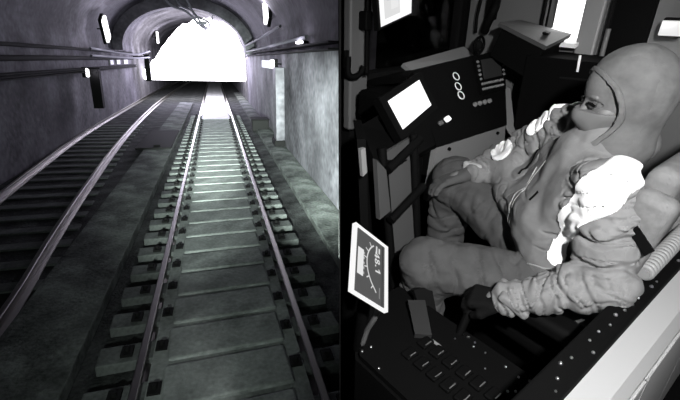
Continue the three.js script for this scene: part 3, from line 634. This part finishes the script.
  const trunk = U(.09, cap([1.40, .58, -.46], [1.53, .58, -.565], .10), cap([1.42, .76, -.48], [1.53, .76, -.57], .095), cap([1.40, .95, -.455], [1.60, .96, -.62], .10), cap(J.neck, J.head, .055, .05));
  const arms = U(.03, cap(J.Lsh, J.Lel, .052, .042), cap(J.Lel, J.Lwr, .04, .028), cap(J.Rsh, J.Rel, .052, .042), cap(J.Rel, J.Rwr, .04, .028), cap(J.Lwr, [1.07, .645, -.54], .026), cap(J.Rwr, [1.46, .81, -1.02], .026));
  const body = mesh(U(.04, trunk, legs, arms, headF), [.98, 0, -1.3], [1.85, 1.42, -.25], .011);
  const headFine = mesh(headF, [1.36, 1.06, -.66], [1.68, 1.40, -.33], .0035);
  const handFine = [mesh(hL, [.96, .50, -.74], [1.18, .74, -.46], .0035), mesh(hR, [1.30, .68, -1.16], [1.58, .90, -.92], .0035)];
  const bm = part(person, 'body', [body, headFine, ...handFine], M.skin);
  for (const s of [-1, 1]) {
    const e = part(bm, 'eye', new THREE.SphereGeometry(.0125, 16, 12).translate(...hp(s * .032, .012, -.088)), mat(lin(.06), .25), 'dark eye');
  }
  for (const s of [-1, 1]) {
    part(person, 'lashes', tube([hp(s * .02, .018, -.097), hp(s * .034, .021, -.098), hp(s * .050, .013, -.088)], .0045, 10, 6), M.black, 'dark eyelashes');
  }

  // clothing
  const fold = (f, amp, fr, sx = 1, sy = 1, sz = 1) => (x, y, z) => { const d = f(x, y, z); return d > .06 ? d - amp : d - amp * (NO.noise(x * fr * sx + 3, y * fr * sy, z * fr * sz) + .5 * NO.noise(x * fr * 2.1, y * fr * 2.1 * sy + 7, z * fr * 2.1)); };
  const crease = (f, amp, fr) => (x, y, z) => {
    const d = f(x, y, z); if (d > .05 || d < -.05) return d;
    const wx = x + .03 * NO.noise(x * 7, y * 7, z * 7 + 5), wy = y + .03 * NO.noise(x * 7 + 9, y * 7, z * 7);
    const a = NO.noise(wx * fr, wy * fr * 1.7, z * fr + 2), b = NO.noise(wx * fr * 1.9 + 4, wy * fr * 1.5, z * fr * 1.9);
    const m = Math.max(0, Math.min(1, .55 + 1.6 * NO.noise(x * 6 + 11, y * 6, z * 6)));
    return d + amp * m * (Math.exp(-a * a * 110) + .35 * Math.exp(-b * b * 130));
  };
  const sleeve = (a, b, ra, rb, amp, fr) => {       // limb with creases running round it
    const c = cap(a, b, ra, rb), ax = V(...b).sub(V(...a)), L = ax.length(); ax.normalize();
    return (x, y, z) => {
      const d = c(x, y, z); if (d > .04 || d < -.05) return d;
      const t = (x - a[0]) * ax.x + (y - a[1]) * ax.y + (z - a[2]) * ax.z;
      const w = t + .03 * NO.noise(x * 9 + a[0] * 9, y * 9, z * 9);
      const n = NO.noise(w * fr, x * 5 + 2, y * 5 + z * 5), m = NO.noise(w * fr * 1.9 + 6, x * 7, y * 7 - z * 6);
      return d + amp * (1.2 * Math.exp(-n * n * 60) + .7 * Math.exp(-m * m * 80) - .5 - .6 * n);
    };
  };
  const jk0 = U(.06,
    U(.10, cap([1.42, .60, -.47], [1.53, .60, -.57], .135), cap([1.42, .74, -.49], [1.54, .74, -.585], .135), cap([1.40, .94, -.455], [1.60, .95, -.625], .125), cap([1.42, .80, -.60], [1.52, .80, -.68], .10), cap(J.neck, [1.505, 1.11, -.505], .10, .085)),
    U(.015, sleeve(J.Lsh, J.Lel, .088, .082, .010, 13), sleeve(J.Lel, mid(J.Lel, J.Lwr, .95), .080, .058, .010, 14)),
    U(.015, sleeve(J.Rsh, J.Rel, .088, .08, .010, 13), sleeve(J.Rel, mid(J.Rel, J.Rwr, .95), .076, .056, .009, 14)),
    cap([1.56, .80, -.78], [1.62, .86, -.84], .09));
  const jkS = fold(jk0, .012, 9, 1, .8, 1), jk = crease(jkS, .009, 8);
  const jm = part(person, 'jacket', mesh(jk, [1.0, .42, -1.1], [1.88, 1.26, -.2], .0062), M.jacket, 'grey work jacket with creased sleeves');
  // reflective stripes: strips of the jacket's own surface, a little proud
  const between = (p, n, w) => { const N = V(...n).normalize(), d = V(...p).dot(N); return (x, y, z) => Math.abs(x * N.x + y * N.y + z * N.z - d) - w; };
  const half = (p, n) => { const N = V(...n).normalize(), d = V(...p).dot(N); return (x, y, z) => x * N.x + y * N.y + z * N.z - d; };
  const ball = (c, q) => cap(c, c, q);
  const strip = (name, reg, lo, hi2) => part(jm, name, mesh(AND(grow(jkS, .005), NOT(grow(jkS, -.006)), reg), lo, hi2, .0055), M.reflective, 'white reflective stripe');
  const sl = V(J.Rsh[0] - J.Lsh[0], 0, J.Rsh[2] - J.Lsh[2]).normalize().toArray();
  const path = (...q) => U(.02, ...q.slice(1).map((e, i) => cap(q[i].slice(0, 3), e.slice(0, 3), q[i][3], e[3])));
  strip('reflective_stripe', path([1.34, 1.11, -.345, .055], [1.235, 1.03, -.385, .062], [1.25, .90, -.45, .045], [1.265, .77, -.46, .04]), [1.1, .68, -.62], [1.5, 1.22, -.22]);
  strip('reflective_stripe', path([1.74, 1.15, -.72, .05], [1.66, 1.11, -.77, .045], [1.60, 1.06, -.80, .03]), [1.45, .95, -.95], [1.85, 1.26, -.55]);
  strip('reflective_stripe', path([1.575, .95, -.90, .05], [1.64, .93, -.92, .05]), [1.45, .82, -1.05], [1.78, 1.05, -.78]);
  // zip and seams on the jacket front
  part(jm, 'collar', mesh(AND(grow(inHead(U(.02, cap([-.05, -.15, -.07], [-.015, -.135, -.115], .03, .022), cap([.05, -.15, -.07], [.015, -.135, -.115], .03, .022))), 0), () => -1), [1.3, .98, -.75], [1.7, 1.25, -.4], .006), M.piping, 'pale collar');
  part(jm, 'cuff_strap', tbox(mid(J.Lel, J.Lwr, .93), [.105, .03, .11], [0.6, .55, 0], .012), M.jacket);
  part(jm, 'cuff_strap', tbox(mid(J.Rel, J.Rwr, .98), [.03, .095, .09], [0, .3, 0], .012), M.piping, 'pale cuff');
  // trousers
  const tr0 = U(.05, cap([1.41, .55, -.46], [1.53, .55, -.57], .13), sleeve(J.Lhip, J.Lkn, .125, .098, .006, 9), sleeve(J.Lkn, [1.12, .22, -.86], .094, .08, .007, 11), sleeve(J.Rhip, J.Rkn, .12, .1, .006, 9), sleeve(J.Rkn, [1.55, .25, -1.11], .1, .085, .007, 11));
  part(person, 'trousers', mesh(fold(tr0, .012, 9), [.95, .1, -1.28], [1.72, .86, -.25], .009), M.trousers, 'grey work trousers');
  // boots
  for (const [a, b] of [[J.Lan, [1.05, .055, -1.0]], [J.Ran, [1.49, .06, -1.2]]])
    part(person, 'boot', mesh(U(.03, cap([a[0], a[1] + .1, a[2]], a, .062, .055), cap([a[0], .055, a[2] + .02], b, .048, .044)), [a[0] - .2, 0, a[2] - .3], [a[0] + .2, .36, a[2] + .2], .009), M.black, 'black boot');
  // gloves
  part(person, 'glove', mesh(U(.015, grow(hL, .0035), cap([1.09, .665, -.49], [1.075, .648, -.52], .038, .03)), [.95, .50, -.75], [1.2, .76, -.42], .004), M.glove, 'black glove');
  part(person, 'glove', mesh(U(.015, grow(hR, .0035), cap([1.53, .825, -.985], [1.49, .815, -1.0], .036, .03)), [1.28, .66, -1.18], [1.6, .92, -.9], .004), M.greyGlove, 'grey glove');
  // balaclava with an eye slit, face mask, hood
  const slit = ell([0, .013, -.1], [.074, .018, .05]);
  const bal = inHead(AND(grow(skull, .007), NOT(slit), (x, y, z) => -.02 - y));
  part(person, 'cap', mesh(bal, [1.36, 1.06, -.66], [1.7, 1.42, -.33], .005), M.hood, 'grey close-fitting cap down to the brow');
  const maskF = inHead(AND(grow(U(.03, face, ell([0, -.035, -.085], [.05, .05, .04])), .007), (x, y, z) => y + .008 - .25 * (-.09 - z) , (x, y, z) => -.16 - y, (x, y, z) => z - .05));
  part(person, 'face_mask', mesh(maskF, [1.34, 1.04, -.68], [1.68, 1.34, -.33], .005), M.mask, 'grey mask over nose and mouth');
  const open = U(.03, ell([0, .005, -.13], [.13, .112, .135]), ell([0, -.08, -.15], [.075, .07, .10]));
  const hood0 = U(.06, ell([0, .03, .03], [.110, .122, .122]), ell([0, .02, .062], [.098, .105, .08]), cap([0, -.05, .01], [0, -.15, -.01], .088, .105), cap([.035, -.13, -.05], [-.035, -.13, -.05], .07));
  const hoodF = inHead(AND(hood0, NOT(open)));
  const hm_ = part(person, 'hood', mesh(fold(hoodF, .006, 12, 1, .5, 1), [1.30, 1.0, -.72], [1.78, 1.46, -.25], .006), M.hood, 'grey hood drawn round the head');
  part(hm_, 'hood_rim', mesh(fold(inHead(AND(grow(hood0, .006), NOT(grow(hood0, -.012)), (x, y, z) => Math.abs(open(x, y, z) - .008) - .009, (x, y, z) => -.15 - y)), .003, 14), [1.30, 1.0, -.72], [1.78, 1.46, -.25], .0055), M.hood, 'rolled rim of the hood');
  // zip down the jacket front
  const proj = (px) => { let [x, y, z] = px; for (let i = 0; i < 12; i++) { const d = jk(x, y, z), e = .004, a = jk(x + e, y, z) - jk(x - e, y, z), b = jk(x, y + e, z) - jk(x, y - e, z), c = jk(x, y, z + e) - jk(x, y, z - e), l = Math.hypot(a, b, c) || 1; x -= d * a / l; y -= d * b / l; z -= d * c / l; } return [x, y, z]; };
  const line = (a, b, n, rr, m, nm, lb) => { const pts = []; for (let i = 0; i <= n; i++) pts.push(proj(lerp3(a, b, i / n))); part(jm, nm, tube(pts, rr, n * 3, 6), m, lb); };
  line([1.36, .62, -.72], [1.42, 1.0, -.72], 14, .0028, M.piping, 'zip', 'pale zip');
  line([1.345, .62, -.70], [1.40, 1.0, -.70], 14, .0022, M.piping, 'zip_edge', 'pale zip edge');
  line([1.30, .66, -.62], [1.24, .72, -.46], 10, .003, M.piping, 'seam', 'pale seam');
  line([1.45, .95, -.80], [1.52, 1.02, -.78], 8, .005, M.black, 'pocket_zip', 'black pocket zip');
  line([1.33, .90, -.62], [1.335, .94, -.61], 5, .005, M.black, 'pocket_tab', 'black pocket tab');
}
scene.traverse(o => { if (o.isMesh) { o.castShadow = true; o.receiveShadow = true; } });
renderer.render(scene, camera);
